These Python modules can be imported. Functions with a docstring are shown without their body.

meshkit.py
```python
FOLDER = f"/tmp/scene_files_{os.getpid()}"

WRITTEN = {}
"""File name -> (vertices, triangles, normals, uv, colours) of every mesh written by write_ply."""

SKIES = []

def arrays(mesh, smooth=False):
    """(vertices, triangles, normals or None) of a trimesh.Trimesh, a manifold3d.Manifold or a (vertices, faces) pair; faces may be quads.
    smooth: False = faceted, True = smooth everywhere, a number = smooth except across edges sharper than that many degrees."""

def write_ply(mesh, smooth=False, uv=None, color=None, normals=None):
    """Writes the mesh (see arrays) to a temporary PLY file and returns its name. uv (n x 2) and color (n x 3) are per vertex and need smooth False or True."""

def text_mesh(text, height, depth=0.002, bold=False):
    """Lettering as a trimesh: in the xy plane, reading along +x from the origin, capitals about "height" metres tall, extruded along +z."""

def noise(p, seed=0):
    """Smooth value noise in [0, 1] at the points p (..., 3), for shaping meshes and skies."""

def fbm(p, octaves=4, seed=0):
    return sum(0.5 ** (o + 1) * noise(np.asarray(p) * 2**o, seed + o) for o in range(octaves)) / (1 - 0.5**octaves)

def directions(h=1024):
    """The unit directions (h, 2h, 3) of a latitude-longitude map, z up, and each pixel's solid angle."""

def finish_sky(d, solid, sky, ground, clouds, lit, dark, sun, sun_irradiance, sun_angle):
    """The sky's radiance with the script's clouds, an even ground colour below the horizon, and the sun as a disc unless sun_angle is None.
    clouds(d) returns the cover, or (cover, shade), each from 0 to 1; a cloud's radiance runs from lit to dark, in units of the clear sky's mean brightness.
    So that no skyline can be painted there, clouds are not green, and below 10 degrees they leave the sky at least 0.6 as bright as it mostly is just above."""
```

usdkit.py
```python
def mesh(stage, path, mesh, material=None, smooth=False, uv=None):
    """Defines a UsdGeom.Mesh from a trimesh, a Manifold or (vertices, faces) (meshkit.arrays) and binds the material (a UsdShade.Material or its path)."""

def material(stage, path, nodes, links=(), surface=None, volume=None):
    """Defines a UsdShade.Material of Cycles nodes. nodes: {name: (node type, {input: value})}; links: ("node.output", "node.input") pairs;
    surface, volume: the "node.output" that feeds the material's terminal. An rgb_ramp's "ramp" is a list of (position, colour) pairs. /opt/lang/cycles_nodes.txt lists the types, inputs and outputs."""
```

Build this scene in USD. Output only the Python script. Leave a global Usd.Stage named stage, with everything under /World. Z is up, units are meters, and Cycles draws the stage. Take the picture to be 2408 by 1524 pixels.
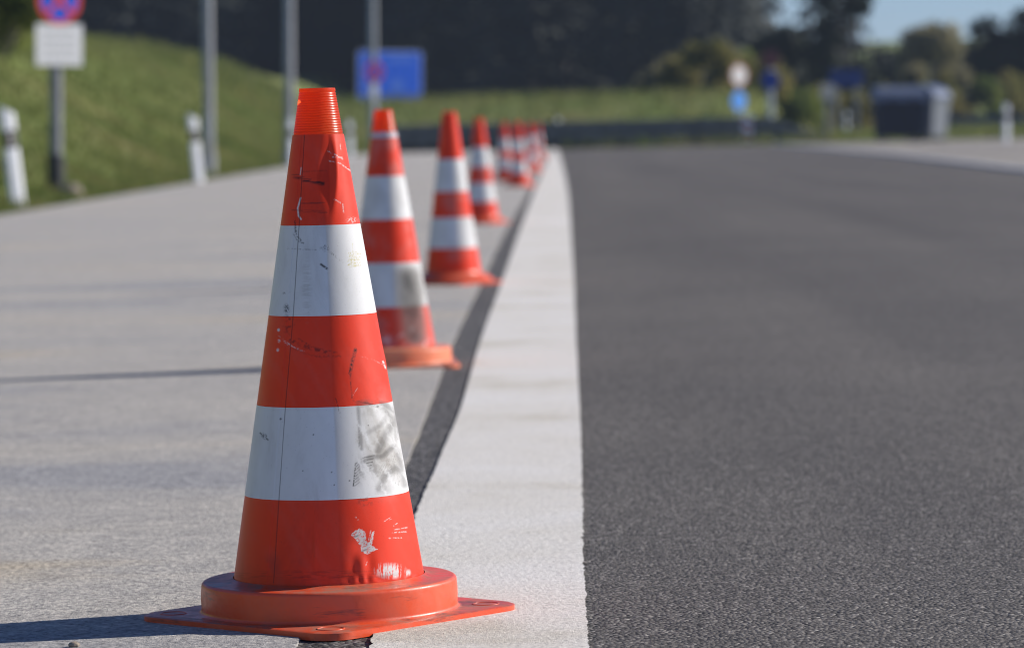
import math, random
import numpy as np, trimesh, usdkit, meshkit
from pxr import Usd, UsdGeom, UsdLux, UsdShade, Sdf, Gf, Vt

# ------------------------------------------------------------------ stage, camera, light
stage = Usd.Stage.CreateInMemory()
UsdGeom.SetStageUpAxis(stage, UsdGeom.Tokens.z)
UsdGeom.SetStageMetersPerUnit(stage, 1.0)
UsdGeom.Xform.Define(stage, '/World')
UsdGeom.Scope.Define(stage, '/World/Looks')

PW, PH, FP = 2408.0, 1524.0, 9000.0        # measured picture size and focal length, in the same pixels
HY, CAM_H, FALL = 303.0, 0.686, 0.0245     # horizon row, camera height, crossfall of the road
ROLL = -math.degrees(math.atan(FALL))

cam = UsdGeom.Camera.Define(stage, '/World/Camera')
cam.CreateHorizontalApertureAttr(36.0)
cam.CreateVerticalApertureAttr(36.0 * PH / PW)
cam.CreateFocalLengthAttr(36.0 * FP / PW)
cam.CreateVerticalApertureOffsetAttr(-36.0 * (PH / 2 - HY) / PW)
cam.CreateFStopAttr(6.3)
cam.CreateFocusDistanceAttr(5.36)
cam.CreateClippingRangeAttr(Gf.Vec2f(0.05, 5000))
cam.CreateExposureAttr(0.40)
cx = UsdGeom.Xformable(cam)
cx.AddTranslateOp().Set(Gf.Vec3d(0, 0, CAM_H))
cx.AddRotateXOp().Set(90.0)

SUN_AZ, SUN_EL = math.radians(15.0), math.radians(29.0)
sun = UsdLux.DistantLight.Define(stage, '/World/sun')
sun.CreateIntensityAttr(1.25); sun.CreateNormalizeAttr(True); sun.CreateAngleAttr(0.5)
sun.CreateColorAttr(Gf.Vec3f(1.0, 0.94, 0.86))
sx = UsdGeom.Xformable(sun)
sx.AddRotateZOp().Set(90 + math.degrees(SUN_AZ)); sx.AddRotateXOp().Set(90 - math.degrees(SUN_EL))

dome = UsdLux.DomeLight.Define(stage, '/World/sky')
sky_m = usdkit.material(stage, '/World/Looks/sky', {
    'sky': ('sky_texture', {'sky_type': 'single_scattering', 'sun_disc': False, 'sun_elevation': SUN_EL,
                            'sun_rotation': math.atan2(math.cos(SUN_AZ), math.sin(SUN_AZ)), 'altitude': 600.0, 'air_density': 0.9, 'aerosol_density': 0.5, 'ozone_density': 1.5}),
    'tint': ('mix', {'mix_type': 'multiply', 'fac': 1.0, 'color2': (0.76, 0.98, 1.42)}),
    'bg': ('background_shader', {'strength': 0.055})}, [('sky.color', 'tint.color1'), ('tint.color', 'bg.color')], surface='bg.background')
UsdShade.MaterialBindingAPI.Apply(dome.GetPrim()).Bind(sky_m)
dome.GetPrim().SetCustomDataByKey('kind', 'structure')

# ------------------------------------------------------------------ helpers
rng = np.random.default_rng(7)
used = {}
def numbered(parent, name):
    k = (parent, name); n = used.get(k, 0); used[k] = n + 1
    return f'{parent}/{name}' if n == 0 else f'{parent}/{name}_{n:03d}'

def tag(p, label=None, cat=None, group=None, kind=None):
    for k, v in (('label', label), ('category', cat), ('group', group), ('kind', kind)):
        if v: p.SetCustomDataByKey(k, v)
    return p

def place(x, loc, rz=0.0, ry=0.0, rx=0.0, sc=None):
    x = UsdGeom.Xformable(x)
    x.ClearXformOpOrder()
    x.AddTranslateOp().Set(Gf.Vec3d(*map(float, loc)))
    x.AddRotateYOp().Set(float(ry))            # crossfall first, then the turn about the thing's own axis
    x.AddRotateXOp().Set(float(rx))
    x.AddRotateZOp().Set(float(rz))
    x.AddScaleOp().Set(Gf.Vec3f(*( (sc,)*3 if np.isscalar(sc) else sc)) if sc is not None else Gf.Vec3f(1, 1, 1))

def thing(name, label, cat, loc=(0, 0, 0), rz=0.0, ry=0.0, rx=0.0, group=None, sc=None):
    x = UsdGeom.Xform.Define(stage, numbered('/World', name))
    place(x, loc, rz, ry, rx, sc)
    return tag(x.GetPrim(), label, cat, group)

def dup(root, loc, label, rz=0.0, ry=0.0, rx=0.0, group=None, sc=None):
    d = root.GetCustomData()
    x = UsdGeom.Xform.Define(stage, numbered('/World', root.GetName().rstrip('0123456789').rstrip('_')))
    p = x.GetPrim()
    p.GetReferences().AddInternalReference(root.GetPath()); p.SetInstanceable(True)
    place(x, loc, rz, ry, rx, sc)
    return tag(p, label, d['category'], group or d.get('group'))

def part(name, mesh, mat, parent=None, smooth=False, label=None, prim=None, kind=None):
    path = numbered(str(parent.GetPath()) if parent else '/World', name)
    m = usdkit.mesh(stage, path, mesh, mat, smooth)
    if prim:
        for k, v in prim.items():
            UsdGeom.PrimvarsAPI(m).CreatePrimvar(k, Sdf.ValueTypeNames.Color3fArray, 'vertex').Set(Vt.Vec3fArray.FromNumpy(np.asarray(v, np.float32)))
    return tag(m.GetPrim(), label, kind=kind)

cat_ = trimesh.util.concatenate
def T(m, loc=(0, 0, 0), R=None):
    m = m.copy()
    if R is not None: m.apply_transform(R)
    m.apply_translation(loc); return m
def rot(deg, axis): return trimesh.transformations.rotation_matrix(math.radians(deg), axis)
def box(x0, x1, y0, y1, z0, z1):
    return T(trimesh.creation.box((x1 - x0, y1 - y0, z1 - z0)), ((x0 + x1) / 2, (y0 + y1) / 2, (z0 + z1) / 2))
def tube(r, z0, z1, n=20, r2=None):
    r2 = r if r2 is None else r2
    return trimesh.creation.revolve([[0, z0], [r, z0], [r2, z1], [0, z1]], sections=n)
def ycyl(r, y0, y1, n=40):                      # disc whose axis runs along y
    return T(tube(r, 0, y1 - y0, n), (0, y0, 0), rot(-90, (1, 0, 0)))

def plane_z(x): return FALL * x
def ground(X, Y, dz=0.0):                       # picture point -> point on the tilted road plane
    d = FP * CAM_H / (Y - HY + FALL * (X - PW / 2))
    x = (X - PW / 2) * d / FP
    return np.array([x, d, plane_z(x) + dz])
def at(X, Y, d):                                # picture point at a known distance
    return np.array([(X - PW / 2) * d / FP, d, CAM_H + (HY - Y) * d / FP])

# ------------------------------------------------------------------ materials
def mat(name, nodes, links, surface='p.BSDF'):
    return usdkit.material(stage, '/World/Looks/' + name, nodes, links, surface=surface)

def simple(name, col, rough=0.5, metal=0.0, var=0.12, scale=6.0, bump=0.0, bscale=60.0, spec=0.5, coat=0.0):
    c = np.array(col)
    nodes = {'g': ('texture_coordinate', {}), 'n': ('noise_texture', {'scale': scale, 'detail': 5.0, 'roughness': 0.6}),
             'r': ('rgb_ramp', {'ramp': [(0.3, tuple(c * (1 - var))), (0.7, tuple(np.minimum(c * (1 + var), 0.95)))]}),
             'p': ('principled_bsdf', {'roughness': rough, 'metallic': metal, 'specular_ior_level': spec, 'coat_weight': coat})}
    links = [('g.object', 'n.vector'), ('n.fac', 'r.fac'), ('r.color', 'p.base_color')]
    if bump:
        nodes['n2'] = ('noise_texture', {'scale': bscale, 'detail': 4.0})
        nodes['b'] = ('bump', {'strength': 1.0, 'distance': bump})
        links += [('g.object', 'n2.vector'), ('n2.fac', 'b.height'), ('b.normal', 'p.normal')]
    return mat(name, nodes, links)

def leafy(name, c0, c1, trans=0.35, scale=0.6):
    return mat(name, {
        'g': ('texture_coordinate', {}), 'o': ('object_info', {}), 'isl': ('geometry', {}),
        'n': ('noise_texture', {'scale': scale, 'detail': 4.0}),
        'a': ('math', {'math_type': 'multiply_add', 'value2': 0.45}),
        'r': ('rgb_ramp', {'ramp': [(0.35, c0), (0.8, c1)]}),
        'd': ('principled_bsdf', {'roughness': 0.65, 'specular_ior_level': 0.25}), 't': ('translucent_bsdf', {}),
        'm': ('mix_closure', {'fac': trans})},
        [('g.object', 'n.vector'), ('isl.random_per_island', 'a.value1'), ('n.fac', 'a.value3'), ('a.value', 'r.fac'),
         ('r.color', 'd.base_color'), ('r.color', 't.color'), ('d.BSDF', 'm.closure1'), ('t.BSDF', 'm.closure2')], surface='m.closure')

# concrete of the hard shoulder: pale, broom-grained, stained across the direction of travel
M_concrete = mat('concrete', {
    'g': ('geometry', {}),
    'ms': ('mapping', {'scale': (0.40, 1.1, 1.0)}), 'ns': ('noise_texture', {'scale': 1.0, 'detail': 4.0, 'roughness': 0.55}),
    'rs': ('rgb_ramp', {'ramp': [(0.32, (0.365, 0.365, 0.375)), (0.44, (0.455, 0.436, 0.412)), (0.58, (0.490, 0.466, 0.430)), (0.70, (0.500, 0.440, 0.350))]}),
    'n2': ('noise_texture', {'scale': 14.0, 'detail': 6.0, 'roughness': 0.65}),
    'r2': ('rgb_ramp', {'ramp': [(0.28, (0.80, 0.80, 0.81)), (0.72, (1.16, 1.15, 1.13))]}),
    'n3': ('noise_texture', {'scale': 95.0, 'detail': 5.0, 'roughness': 0.82}),
    'r3': ('rgb_ramp', {'ramp': [(0.32, (0.18, 0.18, 0.19)), (0.43, (0.66, 0.66, 0.67)), (0.57, (1.12, 1.10, 1.06)), (0.70, (1.70, 1.64, 1.54))]}),
    'v': ('voronoi_texture', {'scale': 38.0, 'randomness': 1.0}),
    'rv': ('rgb_ramp', {'ramp': [(0.10, (0.35, 0.34, 0.33)), (0.17, (1, 1, 1))]}),
    'vc': ('separate_color', {}), 'vg': ('math', {'math_type': 'greater_than', 'value2': 0.80}),
    'm1': ('mix', {'mix_type': 'multiply', 'fac': 1.0}), 'm2': ('mix', {'mix_type': 'multiply', 'fac': 1.0}), 'm3': ('mix', {'mix_type': 'multiply', 'fac': 1.0}),
    'bn': ('noise_texture', {'scale': 85.0, 'detail': 5.0, 'roughness': 0.75}), 'b': ('bump', {'strength': 1.0, 'distance': 0.0055}),
    'p': ('principled_bsdf', {'roughness': 0.85, 'specular_ior_level': 0.3})},
    [('g.position', 'ms.vector'), ('ms.vector', 'ns.vector'), ('ns.fac', 'rs.fac'), ('g.position', 'n2.vector'), ('n2.fac', 'r2.fac'),
     ('g.position', 'n3.vector'), ('n3.fac', 'r3.fac'), ('g.position', 'v.vector'), ('v.distance', 'rv.fac'), ('v.color', 'vc.color'), ('vc.r', 'vg.value1'), ('vg.value', 'm3.fac'),
     ('rs.color', 'm1.color1'), ('r2.color', 'm1.color2'), ('m1.color', 'm2.color1'), ('r3.color', 'm2.color2'), ('m2.color', 'm3.color1'), ('rv.color', 'm3.color2'),
     ('m3.color', 'p.base_color'), ('g.position', 'bn.vector'), ('bn.fac', 'b.height'), ('b.normal', 'p.normal')])

def asphalt(name, lo, hi, spark, bump=0.004, scale=150.0):
    lo, hi = np.array(lo), np.array(hi)
    return mat(name, {
        'g': ('geometry', {}),
        'v': ('voronoi_texture', {'scale': scale, 'randomness': 1.0}), 'sc': ('separate_color', {}),
        'rv': ('rgb_ramp', {'ramp': [(0.0, tuple(lo * 0.45)), (0.35, tuple(lo)), (0.75, tuple(hi)), (0.93, tuple(hi * 1.25)), (1.0, spark)]}),
        'n': ('noise_texture', {'scale': 0.55, 'detail': 5.0, 'roughness': 0.6}), 'rn': ('rgb_ramp', {'ramp': [(0.3, (0.84, 0.84, 0.85)), (0.7, (1.12, 1.12, 1.11))]}),
        'mw': ('mapping', {'scale': (1.1, 0.06, 1.0)}), 'nw': ('noise_texture', {'scale': 1.0, 'detail': 3.0}), 'rw': ('rgb_ramp', {'ramp': [(0.35, (0.87, 0.87, 0.88)), (0.65, (1.10, 1.10, 1.09))]}),
        'n2': ('noise_texture', {'scale': 420.0, 'detail': 2.0}), 'r2': ('rgb_ramp', {'ramp': [(0.3, (0.65, 0.65, 0.66)), (0.7, (1.25, 1.25, 1.25))]}),
        'm1': ('mix', {'mix_type': 'multiply', 'fac': 1.0}), 'm2': ('mix', {'mix_type': 'multiply', 'fac': 1.0}), 'm3': ('mix', {'mix_type': 'multiply', 'fac': 1.0}),
        'inv': ('math', {'math_type': 'multiply', 'value2': -1.0}), 'add': ('math', {'math_type': 'add'}),
        'b': ('bump', {'strength': 0.8, 'distance': bump}),
        'p': ('principled_bsdf', {'roughness': 0.75, 'specular_ior_level': 0.3})},
        [('g.position', 'v.vector'), ('v.color', 'sc.color'), ('sc.g', 'rv.fac'), ('g.position', 'n.vector'), ('n.fac', 'rn.fac'), ('g.position', 'mw.vector'), ('mw.vector', 'nw.vector'), ('nw.fac', 'rw.fac'),
         ('g.position', 'n2.vector'), ('n2.fac', 'r2.fac'), ('rv.color', 'm1.color1'), ('rn.color', 'm1.color2'), ('m1.color', 'm2.color1'), ('r2.color', 'm2.color2'), ('m2.color', 'm3.color1'), ('rw.color', 'm3.color2'),
         ('m3.color', 'p.base_color'), ('v.distance', 'inv.value1'), ('inv.value', 'add.value1'), ('sc.r', 'add.value2'), ('add.value', 'b.height'), ('b.normal', 'p.normal')])
M_asphalt = asphalt('asphalt', (0.088, 0.079, 0.069), (0.172, 0.156, 0.138), (0.40, 0.37, 0.33), scale=175.0)
M_joint = asphalt('bitumen_joint', (0.078, 0.073, 0.068), (0.165, 0.155, 0.145), (0.45, 0.43, 0.40), bump=0.006, scale=110.0)
M_layby = asphalt('layby_paving', (0.27, 0.245, 0.21), (0.40, 0.365, 0.32), (0.45, 0.42, 0.38), bump=0.003)

M_line = mat('road_paint', {
    'g': ('geometry', {}),
    'n': ('noise_texture', {'scale': 1.6, 'detail': 5.0, 'roughness': 0.6}), 'r': ('rgb_ramp', {'ramp': [(0.34, (0.600, 0.555, 0.470)), (0.45, (0.715, 0.678, 0.615)), (0.62, (0.755, 0.725, 0.680))]}),
    'n3': ('noise_texture', {'scale': 95.0, 'detail': 5.0, 'roughness': 0.82}), 'r3': ('rgb_ramp', {'ramp': [(0.30, (0.25, 0.25, 0.26)), (0.40, (0.82, 0.82, 0.82)), (0.66, (1.14, 1.14, 1.14))]}),
    'm': ('mix', {'mix_type': 'multiply', 'fac': 1.0}), 'bn': ('noise_texture', {'scale': 110.0, 'detail': 5.0, 'roughness': 0.75}), 'b': ('bump', {'strength': 0.9, 'distance': 0.0035}),
    'p': ('principled_bsdf', {'roughness': 0.8, 'specular_ior_level': 0.2})},
    [('g.position', 'n.vector'), ('n.fac', 'r.fac'), ('g.position', 'n3.vector'), ('n3.fac', 'r3.fac'), ('r.color', 'm.color1'), ('r3.color', 'm.color2'), ('m.color', 'p.base_color'),
     ('g.position', 'bn.vector'), ('bn.fac', 'b.height'), ('b.normal', 'p.normal')])

M_turf = mat('turf', {
    'g': ('geometry', {}), 'n': ('noise_texture', {'scale': 0.55, 'detail': 6.0, 'roughness': 0.62}),
    'r': ('rgb_ramp', {'ramp': [(0.30, (0.084, 0.125, 0.026)), (0.45, (0.128, 0.168, 0.043)), (0.58, (0.178, 0.190, 0.066)), (0.70, (0.260, 0.205, 0.115))]}),
    'bn': ('noise_texture', {'scale': 9.0, 'detail': 4.0, 'roughness': 0.6}), 'b': ('bump', {'strength': 0.5, 'distance': 0.05}),
    'p': ('principled_bsdf', {'roughness': 0.9, 'specular_ior_level': 0.1})},
    [('g.position', 'n.vector'), ('n.fac', 'r.fac'), ('r.color', 'p.base_color'), ('g.position', 'bn.vector'), ('bn.fac', 'b.height'), ('b.normal', 'p.normal')])

def sheeting(name, col, under, rough):           # reflective film with scuffs read from the band's own wear map
    return mat(name, {
        'w': ('attribute', {'attribute': 'wear'}), 's': ('separate_color', {}),
        'g': ('texture_coordinate', {}), 'mp': ('mapping', {'scale': (14.0, 14.0, 5.0)}), 'n': ('noise_texture', {'scale': 1.0, 'detail': 7.0, 'roughness': 0.68, 'distortion': 0.5}),
        'rn': ('rgb_ramp', {'ramp': [(0.28, (0.78, 0.77, 0.76)), (0.46, (0.97, 0.97, 0.97)), (0.68, (1.05, 1.05, 1.05))]}),
        'c0': ('mix', {'mix_type': 'multiply', 'fac': 1.0, 'color1': col}),
        'c1': ('mix', {'mix_type': 'mix', 'color2': (0.29, 0.275, 0.25)}), 'c2': ('mix', {'mix_type': 'mix', 'color2': under}), 'c3': ('mix', {'mix_type': 'mix', 'color2': (0.018, 0.017, 0.018)}),
        'rr': ('math', {'math_type': 'add', 'value2': rough}), 'sum': ('math', {'math_type': 'add'}), 'hm': ('math', {'math_type': 'multiply', 'value2': 0.35}),
        'n2': ('noise_texture', {'scale': 22.0, 'detail': 3.0}), 'b': ('bump', {'strength': 0.25, 'distance': 0.0012}),
        'p': ('principled_bsdf', {'specular_ior_level': 0.22, 'coat_weight': 0.03, 'coat_roughness': 0.15})},
        [('w.color', 's.color'), ('g.object', 'mp.vector'), ('mp.vector', 'n.vector'), ('n.fac', 'rn.fac'), ('rn.color', 'c0.color2'), ('c0.color', 'c1.color1'), ('s.b', 'c1.fac'), ('c1.color', 'c2.color1'), ('s.g', 'c2.fac'),
         ('c2.color', 'c3.color1'), ('s.r', 'c3.fac'), ('c3.color', 'p.base_color'), ('s.r', 'sum.value1'), ('s.b', 'sum.value2'), ('sum.value', 'hm.value1'), ('hm.value', 'rr.value1'), ('rr.value', 'p.roughness'),
         ('g.object', 'n2.vector'), ('n2.fac', 'b.height'), ('b.normal', 'p.normal')])
M_red = sheeting('red_sheeting', (0.72, 0.040, 0.011), (0.62, 0.60, 0.58), 0.42)
M_white = sheeting('white_sheeting', (0.61, 0.61, 0.605), (0.46, 0.41, 0.18), 0.42)

def plastic(name, c0, c1, dirt, trans):
    return mat(name, {
        'g': ('texture_coordinate', {}), 'n': ('noise_texture', {'scale': 9.0, 'detail': 6.0, 'roughness': 0.65}), 'r': ('rgb_ramp', {'ramp': [(0.3, c0), (0.7, c1)]}),
        'n2': ('noise_texture', {'scale': 16.0, 'detail': 7.0, 'roughness': 0.72, 'distortion': 0.6}), 'r2': ('rgb_ramp', {'ramp': [(0.42, (0, 0, 0)), (0.66, (dirt,) * 3)]}), 'r2b': ('rgb_to_bw', {}),
        'mz': ('mapping', {'scale': (9.0, 9.0, 60.0)}), 'n3': ('noise_texture', {'scale': 1.0, 'detail': 5.0, 'roughness': 0.7}), 'r3': ('rgb_ramp', {'ramp': [(0.57, (0, 0, 0)), (0.68, (dirt,) * 3)]}), 'r3b': ('rgb_to_bw', {}),
        'geo': ('geometry', {}), 'gs': ('separate_xyz', {}), 'up': ('map_range', {'from_min': 0.75, 'from_max': 1.0, 'to_min': 0.25, 'to_max': 1.6, 'clamp': True}), 'du': ('math', {'math_type': 'multiply', 'use_clamp': True}),
        'm': ('mix', {'mix_type': 'mix', 'color2': (0.27, 0.17, 0.12)}), 'm2': ('mix', {'mix_type': 'mix', 'color2': (0.05, 0.04, 0.04)}),
        'rr': ('math', {'math_type': 'multiply_add', 'value2': 0.4, 'value3': 0.30}),
        'bn': ('noise_texture', {'scale': 90.0, 'detail': 3.0}), 'b': ('bump', {'strength': 0.3, 'distance': 0.0008}),
        'd': ('principled_bsdf', {'specular_ior_level': 0.5}), 't': ('translucent_bsdf', {'color': c1}), 'x': ('mix_closure', {'fac': trans})},
        [('g.object', 'n.vector'), ('n.fac', 'r.fac'), ('g.object', 'n2.vector'), ('n2.fac', 'r2.fac'), ('r2.color', 'r2b.color'), ('g.object', 'mz.vector'), ('mz.vector', 'n3.vector'), ('n3.fac', 'r3.fac'), ('r3.color', 'r3b.color'),
         ('geo.normal', 'gs.vector'), ('gs.z', 'up.value'), ('up.result', 'du.value1'), ('r2b.val', 'du.value2'), ('r.color', 'm.color1'), ('du.value', 'm.fac'), ('m.color', 'm2.color1'), ('r3b.val', 'm2.fac'), ('m2.color', 'd.base_color'), ('r2b.val', 'rr.value1'), ('rr.value', 'd.roughness'),
         ('g.object', 'bn.vector'), ('bn.fac', 'b.height'), ('b.normal', 'd.normal'), ('d.BSDF', 'x.closure1'), ('t.BSDF', 'x.closure2')], surface='x.closure')
M_orange_shell = plastic('orange_shell', (0.80, 0.085, 0.022), (0.95, 0.18, 0.040), 0.15, 0.62)
M_orange_base = plastic('orange_base', (0.66, 0.068, 0.020), (0.74, 0.090, 0.027), 0.62, 0.0)
M_orange_pale = plastic('faded_orange_base', (0.70, 0.17, 0.075), (0.78, 0.22, 0.10), 0.7, 0.0)

M_galv = simple('galvanised_steel', (0.42, 0.43, 0.45), 0.45, 0.35, 0.12, 5.0)
M_galv_dull = simple('dull_steel', (0.20, 0.205, 0.215), 0.55, 0.2)
M_rail = simple('rail_steel', (0.100, 0.115, 0.140), 0.6, 0.2, 0.2, 2.0)
M_lamp_post = simple('lamp_post_steel', (0.26, 0.265, 0.275), 0.55, 0.2, 0.12, 2.0)
M_black = simple('black_plastic', (0.020, 0.021, 0.024), 0.5)
M_sign_white = simple('sign_white', (0.72, 0.72, 0.72), 0.4, var=0.05)
M_sign_red = simple('sign_red', (0.66, 0.045, 0.03), 0.4, var=0.05)
M_sign_blue = simple('sign_blue', (0.002, 0.090, 0.62), 0.4, var=0.05)
M_sign_blue_pale = simple('sign_blue_bright', (0.10, 0.33, 0.85), 0.4, var=0.05)
M_sign_sky = simple('sign_print_pale', (0.06, 0.16, 0.60), 0.4, var=0.05)
M_ink = simple('sign_ink', (0.10, 0.10, 0.11), 0.5)
M_sign_back = simple('sign_back', (0.26, 0.26, 0.27), 0.5, 0.3)
M_post_white = simple('marker_post_white', (0.72, 0.73, 0.75), 0.45, var=0.1, scale=9)
M_reflector = simple('reflector', (0.55, 0.50, 0.45), 0.2)
M_bin = simple('dark_bin_plastic', (0.014, 0.016, 0.024), 0.65, var=0.2, spec=0.25)
M_lid = simple('bin_lid_plastic', (0.10, 0.12, 0.17), 0.4, var=0.1)
M_bin_steel = simple('pale_bin_steel', (0.15, 0.165, 0.19), 0.4, 0.3)
M_rubber = simple('rubber_foot', (0.03, 0.03, 0.032), 0.7)
M_stone = simple('stone', (0.23, 0.19, 0.15), 0.85, bump=0.004, bscale=90, var=0.3, scale=40)
M_bark = simple('bark', (0.055, 0.045, 0.040), 0.9, var=0.35, scale=3, bump=0.02, bscale=10)
M_bark_pale = simple('pale_bark', (0.16, 0.14, 0.12), 0.9, var=0.35, scale=3, bump=0.02, bscale=10)
M_spruce = leafy('spruce_needles', (0.020, 0.026, 0.022), (0.045, 0.052, 0.040), 0.12)
M_leaf_yellow = leafy('yellow_green_leaves', (0.170, 0.165, 0.045), (0.340, 0.280, 0.105), 0.5)
M_leaf_green = leafy('green_leaves', (0.105, 0.150, 0.028), (0.240, 0.250, 0.060), 0.5)
M_leaf_tan = leafy('pale_spring_leaves', (0.190, 0.180, 0.090), (0.360, 0.310, 0.180), 0.45)
M_leaf_dark = leafy('dark_leaves', (0.012, 0.020, 0.012), (0.032, 0.045, 0.022), 0.2)
M_grass = leafy('grass_blades', (0.098, 0.140, 0.030), (0.235, 0.212, 0.082), 0.5, 0.4)

# ------------------------------------------------------------------ ground, paving, markings
def resample(pts, step):
    out, pts = [], np.asarray(pts, float)
    for a, b in zip(pts[:-1], pts[1:]):
        n = max(1, int(np.linalg.norm(b - a) / step(a[1])))
        out += [a + (b - a) * t for t in np.linspace(0, 1, n, endpoint=False)]
    return np.array(out + [pts[-1]])
def strip_between(ax, bx, ys, z, lip=0.0):        # ribbon between two edges given as x(y), on the tilted plane
    l = np.c_[ax, ys, plane_z(ax) + z]; r = np.c_[bx, ys, plane_z(bx) + z]
    v = np.r_[l, r]; n = len(ys); i = np.arange(n - 1)
    f = [np.c_[i, i + n, i + n + 1], np.c_[i, i + n + 1, i + 1]]
    if lip:
        for k, base in ((0, 0), (1, n)):
            lo = (l if k == 0 else r) - [0, 0, lip]; o = len(v); v = np.r_[v, lo]
            q = [np.c_[base + i, base + i + 1, o + i + 1], np.c_[base + i, o + i + 1, o + i]]
            f += [x[:, ::-1] if k else x for x in q]
    return trimesh.Trimesh(v, np.vstack(f), process=False)

line_l = np.array([ground(*p) for p in [(868, 1530), (878, 1487), (1026, 1094), (1080, 968), (1124, 818), (1181, 659), (1215, 562), (1254, 456), (1277, 398), (1291, 368)]])
line_r = np.array([ground(*p) for p in [(1386, 1530), (1382, 1487), (1368, 1094), (1364, 968), (1356, 818), (1350, 659), (1344, 562), (1336, 456), (1325, 398), (1316, 368)]])
join_l = np.array([ground(*p) for p in [(693, 1530), (705, 1487), (951, 1094), (1004, 968), (1060, 818), (1135, 659), (1179, 562), (1240, 456), (1268, 398), (1286, 368)]])
def edge_x(pts):
    p0 = pts[0] - (pts[2] - pts[0]) / (pts[2][1] - pts[0][1]) * (pts[0][1] + 3)     # runs on behind the camera
    ys, xs = np.r_[p0[1], pts[:, 1], 122.0], np.r_[p0[0], pts[:, 0], pts[-1, 0] + (pts[-1, 0] - pts[-2, 0]) / (pts[-1, 1] - pts[-2, 1]) * (122 - pts[-1, 1])]
    from scipy.interpolate import PchipInterpolator
    return PchipInterpolator(ys, xs)
LL, LR, JL = edge_x(line_l), edge_x(line_r), edge_x(join_l)
ys = np.r_[np.arange(-3, 4.6, 0.08), np.arange(4.6, 8.5, 0.004), np.arange(8.5, 16, 0.02), np.arange(16, 40, 0.2), np.arange(40, 122.01, 1.0)]
def ragged(ys, amp, seed):
    r = np.random.default_rng(seed); n = r.normal(0, 1, len(ys))
    fine = n * 0.55 + np.convolve(r.normal(0, 1, len(ys)), np.ones(7) / 2.6, 'same')
    slow = (meshkit.fbm(np.c_[ys * 3.0, ys * 0 + seed, ys * 0], 3, seed) - 0.5) * 3
    return amp * (0.5 * fine * np.clip((10 - ys) / 3, 0, 1) + 0.35 * slow)
xl, xr, xj = LL(ys) + ragged(ys, 0.0022, 1), LR(ys) + ragged(ys, 0.0020, 2), JL(ys) + ragged(ys, 0.0025, 3)
LEFT = -4.75
layby_edge = lambda y: np.interp(y, [-3, 20, 47, 71, 122], [5.2, 5.6, 6.3, 7.1, 8.05])

tag(part('concrete_hard_shoulder', strip_between(np.full_like(ys, LEFT), xj, ys, 0.0, 0.03), M_concrete), 'pale grey concrete paving left of the cones', kind='structure')
tag(part('bitumen_joint', strip_between(xj - 0.03, xl + 0.004, ys, -0.0045), M_joint), 'dark bitumen joint between concrete and white line', kind='structure')
tag(part('asphalt_road', strip_between(xl + 0.006, layby_edge(ys), ys, -0.0045), M_asphalt), 'dark grey asphalt carriageway right of the white line', kind='structure')
tag(part('white_edge_line', strip_between(xl, xr, ys, 0.0), M_line), 'wide white painted edge line along the row of cones', kind='structure')
yb = np.linspace(-3, 118, 60)
tag(part('layby_paving', strip_between(layby_edge(yb) + 0.16, np.full_like(yb, 40.0), yb, 0.0, 0.05), M_layby), 'pale tan paving at the right of the asphalt', kind='structure')
M_kerb = simple('kerb_concrete', (0.42, 0.42, 0.43), 0.8, var=0.12, scale=4)
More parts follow.
